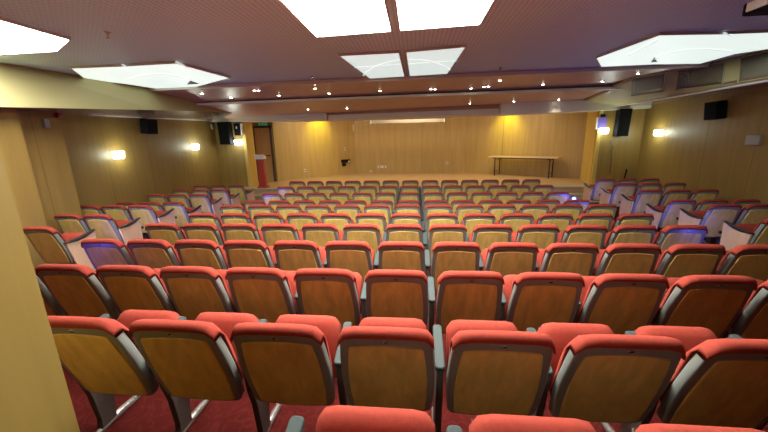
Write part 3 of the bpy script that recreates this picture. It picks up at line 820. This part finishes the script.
# dark coiled thing behind the right pillar
p = onZ(577.5, 176.5, STAGE)
e = tag(empty('folded_trolley', p, .5), 'dark folded stand half hidden behind the right stage pillar', 'stand')
obj('hoop', tube_mesh('hoop', [(.16*math.cos(a), 0, .34+.30*math.sin(a)) for a in [math.radians(-60+300*i/20) for i in range(21)]], .022, M['tubedark']), e)
obj('post', tube_mesh('post', [(0, 0, 0), (0, 0, .72)], .02, M['tubedark']), e)
obj('foot', box_mesh('foot', (-.12, -.10, 0), (.12, .10, .03), M['tubedark'], .006), e)
# hanging cable and leaning stick on the right return wall
pts = [onY(x, y, 11.17) for x, y in ((611, 140), (612.3, 147), (611, 153), (611.8, 160), (610.5, 168), (610, 174))]
c0 = pts[0]
tag(obj('hanging_cable', tube_mesh('hanging_cable', [q-c0 for q in pts], .010, M['stand'], 8), None, c0), 'thin dark cable hanging below the right stage loudspeaker', 'cable')
a, b = onY(626.5, 170, 11.1), onY(620, 187, 10.9)
b.z = fz(HR['A'])+.001; 
tag(obj('floor_stick', tube_mesh('floor_stick', [Vector((0, 0, 0)), a-b, (a-b)*1.02], [.02, .022, .03], M['dark'], 8), None, b), 'dark stick leaning in the right corner behind the seats', 'stick')
# boxes and sensors on the side walls
e = tag(empty('wall_box', onX(756, 140, 7.0), -R90), 'pale box on the right side wall near the photo edge', 'box')
obj('housing', box_mesh('housing', (-.15, -.07, -.10), (.15, 0, .10), M['offwhite'], .012), e); obj('lid', box_mesh('lid', (-.135, -.078, -.085), (.135, -.068, .085), M['offwhite'], .006), e)
def sensor(p, rz, lab, mat, w=.09, h=.15):
    e = tag(empty('wall_sensor', p, rz), lab, 'sensor')
    obj('housing', box_mesh('housing', (-w/2, -.06, -h/2), (w/2, 0, h/2), mat, .012), e)
    obj('window', box_mesh('window', (-w*.3, -.064, -h*.3), (w*.3, -.058, h*.05), M['offwhite'], .002), e)
sensor(onX(44.5, 123.5, -6.3), R90, 'small pale sensor high on the left wall panel', M['offwhite'])
sensor(onX(57.5, 115.5, -6.3), R90, 'tiny dark red alarm under the left soffit', M['redpaint'], .08, .08)
sensor(onX(211.5, 127, -6.9), R90, 'pale sensor near the far corner of the left wall', M['offwhite'], .12, .16)
sensor(onX(641, 117, 7.0), -R90, 'pale sensor near the far corner of the right wall', M['offwhite'], .16, .22)

# vents in the right fascia
from mathutils.geometry import intersect_ray_tri
def on_fascia(x, y):
    d = ray(x, y)
    for i in range(len(FG)-1):
        for k in range(NV):
            a, b, c_, d_ = FG[i][k], FG[i][k+1], FG[i+1][k+1], FG[i+1][k]
            for tri in ((a, b, c_), (a, c_, d_)):
                h = intersect_ray_tri(*tri, d, EYEP, True)
                if h: return h
    return onX(x, y, 6.1)
for q, lab in ((((632.6, 77.5), (665.7, 72), (663.7, 91), (630.7, 95.5)), 'dark vent grille in the cream fascia, nearest the stage'),
               (((678, 70), (725, 61.6), (722.7, 84), (675.5, 89.8)), 'dark vent grille, middle one of the three on the right'),
               (((741.5, 58), (790, 46.5), (790, 74.5), (738.6, 83)), 'dark vent grille cut by the right edge of the photo')):
    NX, NY = 10, 4
    def at(u, v):
        x = (q[0][0]*(1-u)+q[1][0]*u)*(1-v)+(q[3][0]*(1-u)+q[2][0]*u)*v; y = (q[0][1]*(1-u)+q[1][1]*u)*(1-v)+(q[3][1]*(1-u)+q[2][1]*u)*v
        return on_fascia(x, y)
    G = [[at(a/NX, b/NY) for b in range(NY+1)] for a in range(NX+1)]
    c = sum((p for r_ in G for p in r_), Vector())/((NX+1)*(NY+1))
    nrm = (G[NX][0]-G[0][0]).cross(G[0][NY]-G[0][0]).normalized()
    if nrm.x > 0: nrm = -nrm
    e = tag(empty('vent_grille', c), lab, 'vent', 'vent grilles in the right fascia')
    vs = [p-c+nrm*.012 for r_ in G for p in r_]; n = NY+1; off = len(vs); vs += [v-nrm*.02 for v in vs]; fs = []
    for a in range(NX):
        for b in range(NY):
            f = (a*n+b, a*n+b+1, (a+1)*n+b+1, (a+1)*n+b); fs += [f, tuple(off+x for x in reversed(f))]
        for b in (0, NY): fs.append((a*n+b, (a+1)*n+b, off+(a+1)*n+b, off+a*n+b))
    for b in range(NY):
        for a in (0, NX): fs.append((a*n+b, a*n+b+1, off+a*n+b+1, off+a*n+b))
    obj('mesh_panel', mesh_from('mesh_panel', vs, fs, M['grille'], True), e)
    rim = [G[a][0] for a in range(NX+1)]+[G[NX][b] for b in range(1, NY+1)]+[G[a][NY] for a in range(NX-1, -1, -1)]+[G[0][b] for b in range(NY-1, -1, -1)]
    obj('frame', tube_mesh('frame', [p-c+nrm*.012 for p in rim], .014, M['cream'], 6), e)

# sprinklers in the main ceiling
me_spr = lathe_mesh('body', [(.035, 0), (.035, -.008), (.012, -.012), (.010, -.04), (.006, -.055), (.024, -.058), (.024, -.062), (.001, -.064)], M['chrome'], 14)
for x, y, lab in ((107, 35, 'small sprinkler head on the ceiling beside the top left light panel'), (312.5, 79, 'tiny sprinkler head at the ceiling edge, left of the central panels'), (500.5, 70.5, 'tiny sprinkler head at the ceiling edge, right of the central panels')):
    p = onP(x, y-3, zc)
    if p.y > edgeY(p.x)-.1: p.y = edgeY(p.x)-.12; p.z = zc(p.x, p.y)
    e = tag(empty('sprinkler', p), lab, 'sprinkler', 'ceiling sprinklers'); obj('body', me_spr, e)
    obj('deflector_arm', tube_mesh('deflector_arm', [(-.02, 0, -.03), (-.018, 0, -.055)], .003, M['chrome'], 6), e)

# dark ceiling projector that enters the top right corner
p = onP(779, 3, lambda X, Y: zc(X, Y)-.20)
e = tag(empty('ceiling_projector', p, .0), 'black projector hanging at the top right corner of the photo', 'projector')
h = zc(p.x, p.y)-p.z
obj('body', box_mesh('body', (-.17, -.16, -.06), (.30, .16, .06), M['dark'], .025), e)
obj('lens', tube_mesh('lens', [(-.06, .15, -.005), (-.06, .20, -.005)], .04, M['hole'], 16), e)
obj('pole', tube_mesh('pole', [(.06, 0, .05), (.06, 0, h)], .022, M['white']), e)
obj('side_cover', box_mesh('side_cover', (-.185, -.10, -.035), (-.165, .10, .045), M['white'], .006), e)

# ------------------------------------------------------------------ world and view
w = bpy.data.worlds.new('world'); sc.world = w; w.use_nodes = True
w.node_tree.nodes['Background'].inputs[0].default_value = (.5, .45, .4, 1); w.node_tree.nodes['Background'].inputs[1].default_value = .02
vs = sc.view_settings; vs.view_transform = 'Standard'; vs.look = 'None'; vs.gamma = 1; vs.exposure = 0.12; vs.use_curve_mapping = False
sc.cycles.use_denoising = True
sc.cycles.max_bounces = 12; sc.cycles.diffuse_bounces = 9; sc.cycles.sample_clamp_indirect = 0
